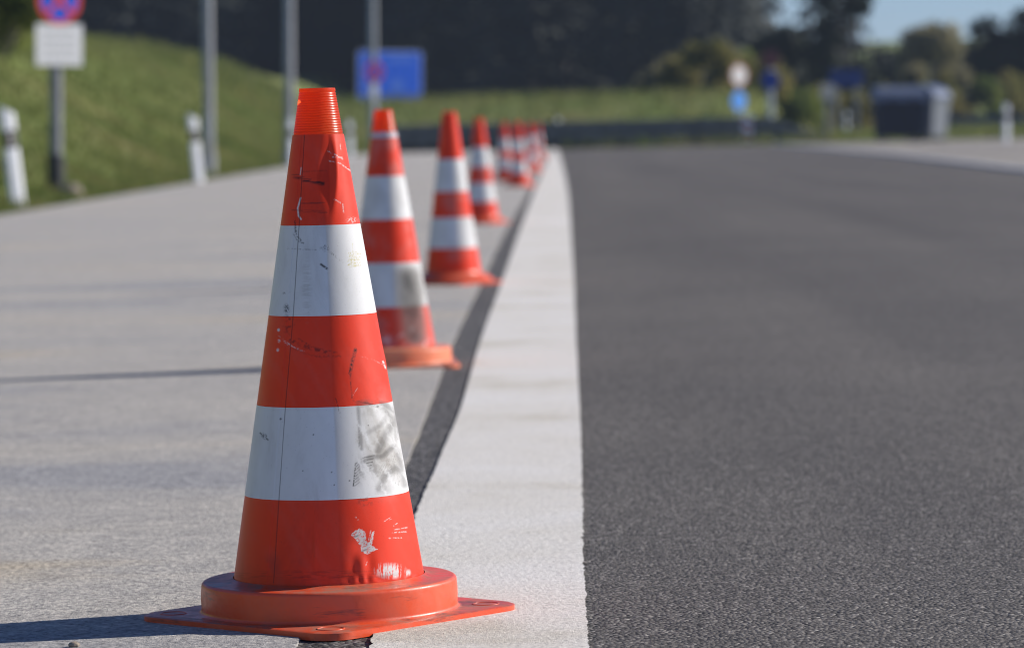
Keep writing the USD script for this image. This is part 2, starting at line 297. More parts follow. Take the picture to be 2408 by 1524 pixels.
tag(part('kerb', strip_between(layby_edge(yb), layby_edge(yb) + 0.16, yb, 0.03, 0.06), M_kerb), 'pale flush kerb between asphalt and tan paving', kind='structure')

def terrain(x, y):
    x, y = np.asarray(x, float), np.asarray(y, float)
    base = FALL * np.clip(x, -40, 60) - 0.035
    s = np.clip((LEFT - 0.15 - x) / 7.6, 0, 1); s = s * s * (3 - 2 * s) * 0.35 + s * 0.65
    bank = 3.75 * s + 0.5 * np.clip((-12.5 - x) / 30, 0, 1)
    far = np.clip((y - 131 - 8.0 * np.clip(x - 8.5, 0, 8)) / 13, 0, 1); far = far * far * (3 - 2 * far) * 1.75
    hill = 9.0 * np.clip((y - 215) / 260, 0, 1) ** 1.2
    bump = (meshkit.fbm(np.stack([x * 0.35, y * 0.35, x * 0], -1), 4, 5) - 0.5) * 0.16 * np.clip(np.maximum(-4.9 - x, np.maximum(y - 124, 0) * 0.3), 0, 1)
    return base + np.maximum(bank, far) + hill + bump
gx = np.unique(np.r_[np.linspace(-900, -60, 22), np.linspace(-60, -16, 45), np.arange(-16, -4.6, 0.24), LEFT + 0.02, np.linspace(-4.4, 60, 100), np.linspace(60, 900, 25)])
gy = np.unique(np.r_[np.linspace(-60, 24, 20), np.arange(24, 110, 0.9), np.arange(110, 160, 0.7), np.linspace(160, 330, 60), np.linspace(330, 2500, 18)])
GX, GY = np.meshgrid(gx, gy)
gv = np.c_[GX.ravel(), GY.ravel(), terrain(GX, GY).ravel()]
ii = (np.arange(len(gy) - 1)[:, None] * len(gx) + np.arange(len(gx) - 1)).ravel()
gf = np.vstack([np.c_[ii, ii + 1, ii + 1 + len(gx)], np.c_[ii, ii + 1 + len(gx), ii + len(gx)]])
tag(part('grassy_ground', trimesh.Trimesh(gv, gf, process=False), M_turf, smooth=True), 'grass verge, bank and field around the road', kind='structure')

# thin air haze between the camera and the wood
hz_m = usdkit.material(stage, '/World/Looks/haze', {'v': ('principled_volume', {'color': (0.72, 0.84, 1.0), 'density': 0.00020, 'anisotropy': 0.0})}, volume='v.volume')
tag(part('haze', box(-960, 960, -120, 2600, -26, 48), hz_m, kind='stuff'), 'thin bluish air haze over the whole place', 'haze')

# grass blades on the bank and along the verge
def blades(n, xs, ys_, h0, h1, seed):
    r = np.random.default_rng(seed)
    x, y = xs(r, n), ys_(r, n)
    z = terrain(x, y) - 0.01; h = r.uniform(h0, h1, n); a = r.uniform(0, 6.283, n); w = h * r.uniform(0.06, 0.12, n) + 0.006
    b = np.c_[x, y, z]; dx = np.c_[np.cos(a), np.sin(a), 0 * a]; lean = np.c_[r.normal(0, 0.3, n), r.normal(0, 0.3, n), np.ones(n)] * h[:, None]
    v = np.stack([b - dx * w[:, None], b + dx * w[:, None], b + lean], 1).reshape(-1, 3)
    return v, np.arange(3 * n).reshape(-1, 3)
va, fa = blades(90000, lambda r, n: LEFT - 0.03 - 9.0 * r.random(n) ** 1.6, lambda r, n: r.uniform(30, 130, n), 0.05, 0.16, 3)
vb, fb = blades(26000, lambda r, n: r.uniform(-14, 34, n), lambda r, n: r.uniform(124, 165, n), 0.15, 0.5, 4)
tag(part('grass', trimesh.Trimesh(np.r_[va, vb], np.r_[fa, fb + len(va)], process=False), M_grass, kind='stuff'), 'rough grass growing on the bank and verge', 'grass')

# ------------------------------------------------------------------ traffic cones
R_BASE, SLOPE = 0.1428, 0.1575
def cone_r(z): return R_BASE - SLOPE * np.asarray(z)

def seg_dist(P, a, b):
    a, b = np.array(a, float), np.array(b, float); ab = b - a
    t = np.clip(((P - a) @ ab) / max(ab @ ab, 1e-9), 0, 1)
    return np.linalg.norm(P - a - t[:, None] * ab, axis=1)
def wear_near(P, uv):
    """Scuffs of the nearest cone, listed by where they show; P is the point's place in the picture, uv breaks them up."""
    n1 = meshkit.fbm(np.c_[P[:, 0] * 0.16, P[:, 1] * 0.16, P[:, 0] * 0], 4, 11); n2 = meshkit.fbm(np.c_[P[:, 0] * 0.5, P[:, 1] * 0.5, P[:, 0] * 0], 3, 12)
    hs = meshkit.fbm(np.c_[P[:, 0] * 0.05, P[:, 1] * 0.42, P[:, 0] * 0], 3, 13); vs = meshkit.fbm(np.c_[P[:, 0] * 0.42, P[:, 1] * 0.03, P[:, 0] * 0], 3, 14)
    q0 = np.c_[P[:, 0] * 0.5 + P[:, 1] * 0.87, -P[:, 0] * 0.87 + P[:, 1] * 0.5] + 14 * np.c_[n1 - 0.5, n1 - 0.5]
    sw = meshkit.fbm(np.c_[q0[:, 0] * 0.013, q0[:, 1] * 0.055, P[:, 0] * 0], 5, 15)       # soft smears
    dirt, bare, grime = (np.zeros(len(P)) for _ in range(3))
    def stroke(ch, pts, w, s, brk=0.35, nz=n2):
        d = np.min([seg_dist(P, a, b) for a, b in zip(pts[:-1], pts[1:])], axis=0)
        m = np.clip(1.35 - d / w, 0, 1) * s * np.clip((nz - brk) * 5, 0, 1)
        np.maximum(ch, m, out=ch)
    def blot(ch, c, rx, ry, s, nz=n1, brk=0.42, k=6, ang=0):
        q = P - np.array(c); ca, sa = math.cos(ang), math.sin(ang); q = np.c_[q[:, 0] * ca + q[:, 1] * sa, -q[:, 0] * sa + q[:, 1] * ca]
        m = np.clip(1.5 - np.hypot(q[:, 0] / rx, q[:, 1] / ry) * 1.2, 0, 1) * s * np.clip((nz - brk) * k, 0, 1)
        np.maximum(ch, m, out=ch)
    # seam of the wrapped film
    stroke(dirt, [(716, 318), (704, 520), (690, 736), (672, 946), (657, 1157), (643, 1370)], 0.9, 0.8, 0.0)
    # top red band
    stroke(dirt, [(715, 424), (738, 427), (760, 432)], 5.5, 0.85, 0.36, hs); stroke(dirt, [(692, 414), (711, 420)], 6, 0.7, 0.42, hs)
    stroke(dirt, [(706, 478), (763, 478)], 2.2, 0.55, 0.4, hs); stroke(dirt, [(688, 496), (768, 499)], 3.2, 0.55, 0.4, hs)
    stroke(dirt, [(712, 404), (770, 402)], 1.6, 0.35)
    stroke(bare, [(707, 466), (700, 490), (702, 508), (708, 516)], 2.0, 0.95, 0.1); stroke(bare, [(708, 395), (706, 412)], 1.3, 0.7, 0.1)
    for q in ([(773, 356), (790, 366), (806, 375)], [(784, 468), (795, 474), (806, 481)], [(776, 379), (800, 385), (824, 402)], [(806, 481), (808, 500)], [(783, 370), (804, 371)], [(800, 340), (801, 352)]):
        stroke(bare, q, 1.5, 0.7, 0.38)
    blot(bare, (828, 518), 14, 8, 0.7, n2, 0.5)
    # upper white band
    stroke(dirt, [(694, 521), (696, 552), (711, 571)], 2.6, 0.85, 0.38); stroke(dirt, [(690, 548), (700, 566), (713, 572)], 2.2, 0.8, 0.4)
    stroke(dirt, [(676, 585), (744, 588)], 1.6, 0.45, 0.45); stroke(dirt, [(762, 576), (774, 592), (806, 616)], 2.4, 0.6, 0.47)
    stroke(dirt, [(755, 622), (762, 627), (769, 632)], 2.8, 0.9, 0.2); blot(dirt, (764, 584), 12, 9, 0.5, n2, 0.5)
    for k in range(16):
        y0 = 596 + k * 2.2; stroke(bare, [(816 + (k * 7) % 9, y0), (838 + (k * 5) % 15, y0 - 3)], 1.0, 0.95, 0.40)
    stroke(bare, [(829, 570), (830, 600)], 1.2, 0.7, 0.46)
    blot(dirt, (674, 727), 8, 12, 0.85, n2, 0.42); blot(grime, (722, 680), 12, 70, 0.35, hs, 0.46); blot(grime, (840, 660), 24, 60, 0.25, sw, 0.45, 3)
    blot(dirt, (668, 690), 4, 3, 0.7, n2, 0.3)
    # middle red band
    for k in range(9):
        stroke(bare, [(655 + 3 * k, 790 + 3 * k), (676 + 5 * k, 808 + 2.4 * k)], 1.3, 0.55, 0.47)
    for c in ((655, 776), (656, 802), (653, 823)): blot(bare, c, 3.5, 4, 0.9, n2, 0.25)
    stroke(dirt, [(684, 800), (720, 816), (760, 826), (797, 834)], 5, 0.62, 0.45, n1); stroke(dirt, [(703, 798), (732, 815)], 3, 0.5, 0.44); stroke(dirt, [(690, 820), (740, 838), (800, 838)], 3, 0.35, 0.46)
    blot(dirt, (678, 760), 14, 26, 0.5, n1, 0.5)
    stroke(dirt, [(836, 822), (828, 852), (823, 878)], 4.2, 0.9, 0.34); stroke(dirt, [(824, 880), (825, 905), (828, 936)], 1.8, 0.7, 0.36)
    stroke(bare, [(848, 838), (878, 846), (900, 858)], 1.2, 0.4, 0.45); stroke(bare, [(830, 930), (842, 910)], 1.0, 0.5, 0.4); stroke(bare, [(900, 850), (906, 866)], 2.2, 0.9, 0.35)
    # lower white band
    stroke(dirt, [(832, 940), (850, 944), (888, 955)], 3.4, 0.8, 0.4, hs); stroke(dirt, [(842, 950), (844, 1000), (846, 1050)], 3.2, 0.5, 0.42)
    stroke(dirt, [(789, 936), (794, 952), (799, 971)], 1.3, 0.7, 0.35); blot(dirt, (622, 1026), 9, 6, 0.9, n2, 0.38, ang=0.7); stroke(dirt, [(612, 1018), (630, 1034)], 2.0, 0.8, 0.3)
    blot(grime, (908, 1045), 66, 118, 0.85, sw, 0.36, 2.6); blot(grime, (880, 968), 42, 22, 0.6, sw, 0.33, 3); blot(grime, (848, 1035), 14, 30, 0.55, sw, 0.33, 4)
    for k in range(8):
        y0 = 1078 + 7.5 * k; stroke(dirt, [(838 - 0.6 * k, y0 + 12), (846, y0 + 3), (858, y0 - 3), (880 - 2 * k, y0 - 7)], 1.5, 0.8 - 0.05 * k, 0.34, sw)
    blot(dirt, (862, 1110), 28, 32, 0.45, sw, 0.36, 3); blot(dirt, (885, 1150), 36, 14, 0.5, sw, 0.36, 3)
    stroke(dirt, [(836, 1090), (833, 1122), (831, 1142)], 1.8, 0.9, 0.3); blot(dirt, (848, 1105), 14, 38, 0.5, sw, 0.30, 3)
    for pts, w, st in (([(842, 950), (870, 946), (905, 952), (932, 968)], 8, 0.42), ([(938, 950), (930, 990), (908, 1020), (890, 1060)], 10, 0.40), ([(896, 955), (925, 985), (936, 1030)], 7, 0.35), ([(846, 1090), (870, 1076), (900, 1072), (925, 1050)], 7, 0.45),
                       ([(890, 1150), (905, 1120), (930, 1100), (946, 1110)], 9, 0.42), ([(935, 1060), (945, 1100), (952, 1140)], 8, 0.38), ([(842, 960), (846, 1010), (850, 1055)], 5, 0.38), ([(860, 1020), (895, 1000), (918, 965)], 6, 0.25)):
        stroke(dirt, pts, w, st, 0.30, sw)
    for k in range(9):
        stroke(dirt, [(880 + 7 * k, 1120 + 3 * k), (905 + 6 * k, 1085 - 4 * k)], 1.1, 0.4, 0.5)
    stroke(dirt, [(915, 1000), (925, 960), (930, 948)], 4, 0.35, 0.44, n1)
    for c, s in (((737, 1022), 2.2), ((712, 1107), 1.8), ((822, 1130), 2.2), ((786, 1140), 2), ((660, 985), 3), ((780, 1110), 2), ((866, 1000), 1.6)): blot(dirt, c, s, s, 0.8, n2, 0.2)
    # lowest red band
    import shapely
    J = P + 4 * np.c_[n2 - 0.5, meshkit.fbm(np.c_[P[:, 0] * 0.4, P[:, 1] * 0.4, P[:, 0] * 0 + 7], 3, 19) - 0.5]
    for poly in ([(825, 1257), (834, 1247), (848, 1243), (858, 1250), (862, 1262), (860, 1270), (868, 1276), (875, 1262), (874, 1282), (888, 1291), (876, 1296), (866, 1304), (851, 1297), (850, 1284), (840, 1272)], [(876, 1248), (881, 1248), (875, 1280), (868, 1280)]):
        np.maximum(bare, shapely.contains_xy(shapely.Polygon(poly), J[:, 0], J[:, 1]) * np.clip(0.45 + (n2 - 0.35) * 4, 0, 1), out=bare)
    blot(bare, (918, 1342), 34, 17, 1.3, vs, 0.42, 12); stroke(bare, [(896, 1330), (902, 1348), (930, 1352), (960, 1346)], 7, 0.9, 0.40, vs)
    stroke(dirt, [(835, 1262), (842, 1259)], 2, 0.6, 0.2); stroke(dirt, [(852, 1296), (862, 1292)], 2, 0.6, 0.2)
    for qq in ([(903, 1226), (918, 1217)], [(908, 1222), (920, 1220)], [(925, 1236), (934, 1230)], [(928, 1245), (957, 1240)], [(922, 1252), (955, 1250)], [(915, 1265), (945, 1264)], [(872, 1248), (866, 1275)], [(876, 1250), (871, 1275)], [(836, 1215), (842, 1222)], [(860, 1330), (864, 1318)]):
        stroke(bare, qq, 1.3, 0.8, 0.38)
    blot(dirt, (858, 1178), 22, 14, 0.45, n1, 0.46); blot(dirt, (660, 1330), 60, 30, 0.25, sw, 0.45, 3); blot(dirt, (760, 1352), 220, 12, 0.35, hs, 0.42, 4)
    # fine dust everywhere
    grime = np.maximum(grime, 0.05 * np.clip((sw - 0.45) * 3, 0, 1)); dirt = np.maximum(dirt, 0.3 * np.clip((n2 - 0.80) * 10, 0, 1))
    return np.c_[dirt, bare, grime]

def dents_near(P):
    x, y = P[:, 0], P[:, 1]
    ridge = 771 + 6 * np.sin((y - 320) / 60.0)                        # fold in the top band
    t = x - ridge
    d = -0.0050 * np.exp(-((y - 405) / 62.0) ** 2) * np.where(t < 0, np.exp(-(t / 32.0) ** 2), np.exp(-(t / 8.0) ** 2))
    d += 0.0022 * np.exp(-((y - 400) / 75.0) ** 2) * np.exp(-((t - 14) / 9.0) ** 2)
    d += 0.0011 * np.exp(-((y - 1275) / 45.0) ** 2) * np.exp(-((x - 741) / 5.0) ** 2)      # wrinkles of the lowest band
    d += 0.0016 * np.exp(-((y - 1330) / 26.0) ** 2) * np.cos((x - 850) / 7.5) * np.exp(-((x - 853) / 28.0) ** 2)
    d += -0.0020 * np.exp(-((y - 1285) / 24.0) ** 2 - ((x - 850) / 20.0) ** 2)
    d += 0.0007 * np.exp(-((y - 1362) / 9.0) ** 2) * np.sin(x / 5.0 + np.sin(x / 17.0) * 2) * np.clip((x - 760) / 60, 0, 1)
    d += 0.0008 * np.exp(-((y - 850) / 30.0) ** 2) * np.exp(-((x - 905) / 8.0) ** 2)
    return d

def project(pts):
    return np.c_[PW / 2 + FP * pts[:, 0] / pts[:, 1], HY + FP * (CAM_H - pts[:, 2]) / pts[:, 1]]

def band_mesh(z0, z1, origin, dense, ragged_low, wear, dents, lift=0.0010, seed=0):
    seam = math.radians(-37)
    if dense:
        front = np.linspace(-100, 100, 400); back = np.linspace(100, 260, 40)[1:]
        th = np.radians(np.r_[front, back]); nz = int((z1 - z0) / 0.0010) + 2
    else:
        th = np.radians(np.r_[np.linspace(-110, 110, 70), np.linspace(110, 250, 16)[1:]]); nz = 16
    zs = np.linspace(0, 1, nz)
    TH, ZZ = np.meshgrid(th, zs)
    low = np.zeros_like(th)
    if ragged_low:
        r = np.random.default_rng(seed)
        low = 0.0016 * (meshkit.fbm(np.c_[th * 9, th * 0, th * 0 + seed], 4, seed) - 0.5) * 2 + np.clip(th - 0.1, 0, 1) * 0.0035 * (meshkit.fbm(np.c_[th * 40, th * 0, th * 0 + seed], 3, seed + 1) - 0.35)
    Z = z0 + low[None] * (1 - ZZ) + (z1 - z0) * ZZ
    over = np.mod(TH - seam, 2 * math.pi) / (2 * math.pi)                     # the film laps over itself at the seam
    Rr = cone_r(Z) + lift + 0.0006 * over
    ca = math.radians(ROLL)
    def xyz(Rr):
        p = np.stack([Rr * np.sin(TH), -Rr * np.cos(TH), Z], -1).reshape(-1, 3)
        return p
    p = xyz(Rr)
    w = np.c_[ca, -ca][0]
    rotm = np.array([[math.cos(ca), 0, math.sin(ca)], [0, 1, 0], [-math.sin(ca), 0, math.cos(ca)]])
    P = project(p @ rotm.T + origin)
    frontal = (np.abs(np.mod(TH + math.pi, 2 * math.pi) - math.pi) < math.radians(92)).ravel()
    if dents is not None:
        dd = np.where(frontal, dents(P), 0).reshape(Rr.shape); p = xyz(Rr + dd)
    W = np.zeros((len(p), 3))
    if wear is not None: W[frontal] = wear(P[frontal], None)
    n, m = Z.shape; i = (np.arange(n - 1)[:, None] * m + np.arange(m)).ravel(); j = (np.arange(n - 1)[:, None] * m + (np.arange(m) + 1) % m).ravel()
    f = np.vstack([np.c_[i, j, j + m], np.c_[i, j + m, i + m]])
    return trimesh.Trimesh(p, f, process=False), W

def rounded_square(a, rc, n=10):
    pts = []
    for k in range(4):
        c = np.array([(1, 1), (-1, 1), (-1, -1), (1, -1)][k]) * (a / 2 - rc)
        t = np.linspace(0, math.pi / 2, n) + k * math.pi / 2
        pts += [(c[0] + rc * math.cos(q), c[1] + rc * math.sin(q)) for q in t]
    return np.array(pts)
def plate_mesh(a, rc, hole, h, curl=0.0):
    o = rounded_square(a, rc); n = len(o)
    rings = [(o, -0.003), (o, 0.002 + h * 0.75), (o * (1 - 0.0035 / (a / 2)), 0.002 + h), (o * 0.8, 0.002 + h), (None, 0.002 + h)]
    ang = np.arctan2(o[:, 1], o[:, 0]); v = []
    for q, z in rings:
        xy = q if q is not None else np.c_[np.cos(ang), np.sin(ang)] * hole
        rr = np.hypot(xy[:, 0], xy[:, 1]); up = curl * np.clip((rr - a * 0.5) / (a * 0.2), 0, 1) ** 2
        v.append(np.c_[xy, z + up])
    v = np.vstack(v); i = np.arange(n); j = (i + 1) % n; f = []
    for k in range(len(rings) - 1):
        f += [np.c_[k * n + i, k * n + j, (k + 1) * n + j], np.c_[k * n + i, (k + 1) * n + j, (k + 1) * n + i]]
    return trimesh.Trimesh(v, np.vstack(f), process=False)
def arc(c, r, a0, a1, n=6): return [[c[0] + r * math.cos(math.radians(t)), c[1] + r * math.sin(math.radians(t))] for t in np.linspace(a0, a1, n)]
def collar_profile(R, z0, z1, inner, zi):
    return arc((R + 0.006, z0 + 0.006), 0.006, 270, 180) + [[R + 0.0005, z0 + 0.02]] + arc((R - 0.0065, z1 - 0.006), 0.006, 0, 90) + [[inner + 0.012, z1 + 0.001], [inner + 0.002, zi]]
def grooved_top(z0, z1, n):
    out = []
    for k in range(n):
        a, b = z0 + (z1 - z0) * k / n, z0 + (z1 - z0) * (k + 1) / n; h = b - a
        out += [[cone_r(a) - 0.0001, a], [cone_r(a) + 0.0006, a + 0.25 * h], [cone_r(b) + 0.0006, b - 0.28 * h], [cone_r(b) - 0.0001, b - 0.02 * h]]
    return out

A_BANDS = [(0.556, 0.684, 'red'), (0.429, 0.556, 'white'), (0.302, 0.429, 'red'), (0.174, 0.302, 'white'), (0.0545, 0.174, 'red')]
def cone_a(label, loc, rz_plate, dense, wear=None, dents=None, base=None, collar_note=None):
    base = base or M_orange_base
    t = thing('traffic_cone', label, 'traffic cone', loc, 0, ROLL, group='striped traffic cones along the white line')
    sec = 160 if dense else 64
    prof = [[cone_r(0.045), 0.045], [cone_r(0.684), 0.684]] + grooved_top(0.686, 0.7445, 16 if dense else 8) + [[cone_r(0.748) + 0.0012, 0.7465], [cone_r(0.75) + 0.0008, 0.750], [cone_r(0.75) - 0.003, 0.750], [0.0125, 0.7485], [0.0120, 0.742]]
    if dents is None:
        part('cone_shell', trimesh.creation.revolve(prof, sections=sec), M_orange_shell, t, smooth=35)
    else:                                           # the shell follows the dents of its film
        m = trimesh.creation.revolve([[cone_r(0.045), 0.045], [cone_r(0.684), 0.684]] [:1] + [[cone_r(z), z] for z in np.arange(0.05, 0.684, 0.004)] + prof[1:], sections=sec)
        v = m.vertices.copy(); r = np.hypot(v[:, 0], v[:, 1]); shrink = np.where(v[:, 2] < 0.680, np.minimum(0.006, 0.006 * (0.684 - v[:, 2]) / 0.03 ), 0.0); shrink = np.where(v[:, 2] < 0.09, np.clip((v[:, 2] - 0.05) / 0.04, 0, 1) * 0.006, shrink)
        v[:, :2] *= ((r - shrink) / np.maximum(r, 1e-6))[:, None]
        part('cone_shell', trimesh.Trimesh(v, m.faces, process=False), M_orange_shell, t, smooth=35)
    for k, (z0, z1, c) in enumerate(A_BANDS):
        m, W = band_mesh(z0, z1, np.array(loc), dense, z0 < 0.06, wear, dents, lift=0.0012 + 0.0002 * (c == 'white'), seed=21 + k)
        part(c + '_band', m, M_red if c == 'red' else M_white, t, smooth=True, prim={'wear': W})
    part('collar', trimesh.creation.revolve(collar_profile(0.1825, 0.0082, 0.0525, cone_r(0.05), 0.057), sections=sec), base, t, smooth=35)
    pl = plate_mesh(0.398, 0.042, 0.15, 0.0062, 0.0)
    pl.apply_transform(rot(45 + rz_plate, (0, 0, 1)))
    part('base_plate', pl, base, t, smooth=35)
    for k in range(4):
        a = math.radians(rz_plate + 90 * k); ring = trimesh.creation.torus(0.0185, 0.0015, 36, 8)
        ring.apply_scale((1, 1, 0.8)); ring.apply_translation((0.2225 * math.cos(a), 0.2225 * math.sin(a), 0.0080))
        part('boss_ring', ring, base, t, smooth=True)
    return t

c1 = ground(776, 1444)
cone_a('nearest and largest scuffed red and white striped traffic cone on the joint', c1, 3.0, True, wear_near, dents_near)

c2 = ground(916, 858)
def wear_second(P, uv):
    n1 = meshkit.fbm(np.c_[P[:, 0] * 0.05, P[:, 1] * 0.03, P[:, 0] * 0], 4, 31)
    w = np.zeros((len(P), 3))
    g = np.exp(-((P[:, 0] - 969 + (P[:, 1] - 720) * -0.10) / 27.0) ** 2) * np.clip((P[:, 1] - 618) / 25, 0, 1) * np.clip((822 - P[:, 1]) / 25, 0, 1)
    w[:, 0] = np.clip(g * (0.25 + 0.9 * n1), 0, 0.75)
    w[:, 2] = np.maximum(np.clip(g * 1.2, 0, 0.7), 0.25 * np.clip((n1 - 0.5) * 5, 0, 1))
    w[:, 1] = 0.6 * np.clip((meshkit.fbm(np.c_[P[:, 0] * 0.08, P[:, 1] * 0.08, P[:, 0] * 0], 3, 33) - 0.6) * 6, 0, 1) * np.clip((P[:, 1] - 755) / 30, 0, 1)
    return w
t2 = cone_a('second traffic cone, grey tyre smudge on its lower bands and a faded orange base', c2, -41.0, False, wear_second, None, M_orange_pale)
part('pale_ring', trimesh.creation.revolve([[cone_r(0.668) + 0.0026, 0.668], [cone_r(0.684) + 0.0026, 0.684]], sections=64), simple('grey_tape', (0.45, 0.42, 0.46), 0.5), t2, smooth=True)

# slimmer cones further back: red up to the tip, flared foot
def cone_r_b(z): return 0.1290 - 0.1300 * np.asarray(z)
B_BANDS = [(0.556, 0.762, 'red'), (0.412, 0.556, 'white'), (0.296, 0.412, 'red'), (0.160, 0.296, 'white'), (0.048, 0.160, 'red')]
def cone_b(label, loc, rz):
    t = thing('traffic_cone', label, 'traffic cone', loc, 0, ROLL, group='striped traffic cones along the white line')
    part('cone_shell', trimesh.creation.revolve([[cone_r_b(0.03), 0.03], [cone_r_b(0.764), 0.764], [cone_r_b(0.764) - 0.003, 0.767], [cone_r_b(0.764) - 0.006, 0.760]], sections=48), M_orange_shell, t, smooth=35)
    for z0, z1, c in B_BANDS:
        zz = np.linspace(z0, z1, 6)
        m = trimesh.creation.revolve(np.c_[cone_r_b(zz) + 0.001 + 0.0006 * (c == 'white'), zz], sections=56)
        W = np.zeros((len(m.vertices), 3)); W[:, 2] = 0.3 * np.clip((meshkit.fbm(m.vertices * 14, 4, 41) - 0.5) * 5, 0, 1)
        mm = usdkit.mesh(stage, numbered(str(t.GetPath()), c + '_band'), m, M_red if c == 'red' else M_white, True)
        UsdGeom.PrimvarsAPI(mm).CreatePrimvar('wear', Sdf.ValueTypeNames.Color3fArray, 'vertex').Set(Vt.Vec3fArray.FromNumpy(W.astype(np.float32)))
    part('flared_foot', trimesh.creation.revolve([[0.176, 0.010], [0.176, 0.018], [0.160, 0.036], [0.130, 0.046], [cone_r_b(0.05) + 0.001, 0.058]], sections=56), M_orange_base, t, smooth=35)
    pl = plate_mesh(0.335, 0.04, 0.12, 0.008); pl.apply_transform(rot(45 + rz, (0, 0, 1)))
    part('base_plate', pl, M_orange_base, t, smooth=35)
    return t
proto_b = cone_b('third traffic cone, bright orange flared foot touching the dark joint', ground(1066, 667), 6)
cones_far = [((1132, 526), 'fourth traffic cone in the row, half hidden behind the third', 12), ((1189, 427), 'fifth traffic cone, small and dull, left of two standing close together', 40),
             ((1221, 439), 'sixth traffic cone, small, close to the right of the fifth', 20), ((1249, 404), 'seventh traffic cone, very small, overlapping the sixth', 5), ((1268, 376), 'last and smallest traffic cone at the far end of the row', 30)]
for (X, Y), lab, rz in cones_far: dup(proto_b, ground(X, Y), lab, rz, ROLL)

# ------------------------------------------------------------------ marker posts
def marker_post():
    t = thing('marker_post', 'white plastic marker post leaning left at the left picture edge', 'marker post', group='white marker posts with black bands')
    def prism(z0, z1, w=0.082, dpt=0.062, cut=0.0, o=0.0):
        x0, y0 = w + o, dpt + o
        pts = np.array([(-x0, -y0 * 0.55), (-x0 * 0.55, -y0), (x0 * 0.55, -y0), (x0, -y0 * 0.55), (x0 * 0.35, y0), (-x0 * 0.35, y0)])
        n = len(pts); top = np.c_[pts, z1 - cut * (pts[:, 0] + x0) / (2 * x0)]
        v = np.r_[np.c_[pts, np.full(n, z0)], top]; i = np.arange(n); j = (i + 1) % n
        f = np.vstack([np.c_[i, j, j + n], np.c_[i, j + n, i + n], [[n, n + k, n + k + 1] for k in range(1, n - 1)], [[0, k + 1, k] for k in range(1, n - 1)]])
        return trimesh.Trimesh(v, f, process=False)
    part('post', prism(-0.1, 1.06, cut=0.10), M_post_white, t)
    part('black_band', prism(0.62, 0.80, o=0.002), M_black, t)
    part('reflector', box(-0.018, 0.018, -0.069, -0.0645, 0.65, 0.77), M_reflector, t)
    return t
mp = marker_post()
def on_ground(X, d): x = (X - PW / 2) * d / FP; return (x, d, max(float(terrain(x, d)), plane_z(x) - 0.02))
place(UsdGeom.Xform(mp), on_ground(40, 38.6), 32, -7.0)
for X, d, lab, lean in ((466, 57.5, 'white marker post leaning left beside the nearest lamp post', -6), (685, 80, 'white marker post at the foot of the second lamp post', -1),
                        (823, 103, 'white marker post just above the grass behind the nearest cone', -2), (1312, 131.5, 'small white marker post at the far guardrail beyond the white line', 0),
                        (1990, 146, 'small white marker post left of the dark rubbish container', 0), (2366, 101, 'white marker post on the tan paving at the right picture edge', 0)):
    dup(mp, on_ground(X, d), lab, 32, lean)

# ------------------------------------------------------------------ signs
def disc_sign(t, z, rad, y, ring, field, cross=False, field_name='blue_field'):
    part('sign_back', T(ycyl(rad, y, y + 0.012), (0, 0, z)), M_sign_back, t)
    part('ring', T(ycyl(rad - 0.003, y - 0.0025, y), (0, 0, z)), ring, t)
    part(field_name, T(ycyl(rad * 0.80, y - 0.005, y - 0.0025), (0, 0, z)), field, t)
    if cross:
        for a in (45, -45):
            part('cross_bar', T(box(-rad * 0.80, rad * 0.80, -0.0025, 0, -rad * 0.095, rad * 0.095), (0, y - 0.005 - (0.0025 if a > 0 else 0.0), z), rot(a, (0, 1, 0))), ring, t)
M_ring_red = M_sign_red
s1 = on_ground(131, 44.0)
t = thing('no_stopping_sign', 'round red and blue no stopping sign with a white plate on a grey post', 'road sign', s1, 33)
zb = lambda Y, d, z0: CAM_H + (HY - Y) * d / FP - z0
part('post', tube(0.072, -0.1, zb(-60, 44, s1[2]), 24), M_galv_dull, t, smooth=35)
part('post_sleeve', tube(0.10, -0.05, 0.42, 24), M_black, t, smooth=35)
disc_sign(t, zb(2, 44, s1[2]), 0.285, -0.092, M_sign_red, M_sign_blue, True)
zc, w, hgt = zb(107, 44, s1[2]), 0.292, 0.238
part('white_plate', box(-w, w, -0.092, -0.080, zc - hgt, zc + hgt), M_sign_white, t)
rr = random.Random(5); letters = []
for k in range(4):
    x = -0.2
    while x < 0.18:
        l = rr.uniform(0.03, 0.09); letters.append(box(x, min(x + l, 0.2), -0.0945, -0.092, zc + 0.15 - 0.1 * k - 0.012, zc + 0.15 - 0.1 * k + 0.012)); x += l + 0.025
part('print', cat_(letters), simple('faint_print', (0.42, 0.42, 0.42), 0.5), t, kind='stuff')
part('clamp', box(-0.080, 0.080, -0.080, 0.076, zb(12, 44, s1[2]), zb(4, 44, s1[2])), M_galv, t)
m = trimesh.creation.icosphere(3, 1.0); m.vertices *= (0.13, 0.11, 0.12); m.vertices *= (0.75 + 0.5 * meshkit.fbm(m.vertices * 16, 3, 9))[:, None]
p = on_ground(168, 43.6)
st = part('stone', T(m, (p[0], p[1], p[2] + 0.06)), M_stone, smooth=True); tag(st, 'brown stone at the foot of the sign post on the left', 'stone')

s2 = on_ground(879, 129)
t = thing('no_stopping_sign', 'small round no stopping sign in front of the large blue sign', 'road sign', s2, 25)
part('post', tube(0.045, -0.1, 2.95, 24), M_galv, t, smooth=35)
disc_sign(t, zb(170, 129, s2[2]), 0.34, -0.066, M_sign_red, M_sign_blue, True)
part('white_plate', box(-0.14, 0.14, -0.060, -0.049, zb(232, 129, s2[2]), zb(200, 129, s2[2])), M_sign_white, t)

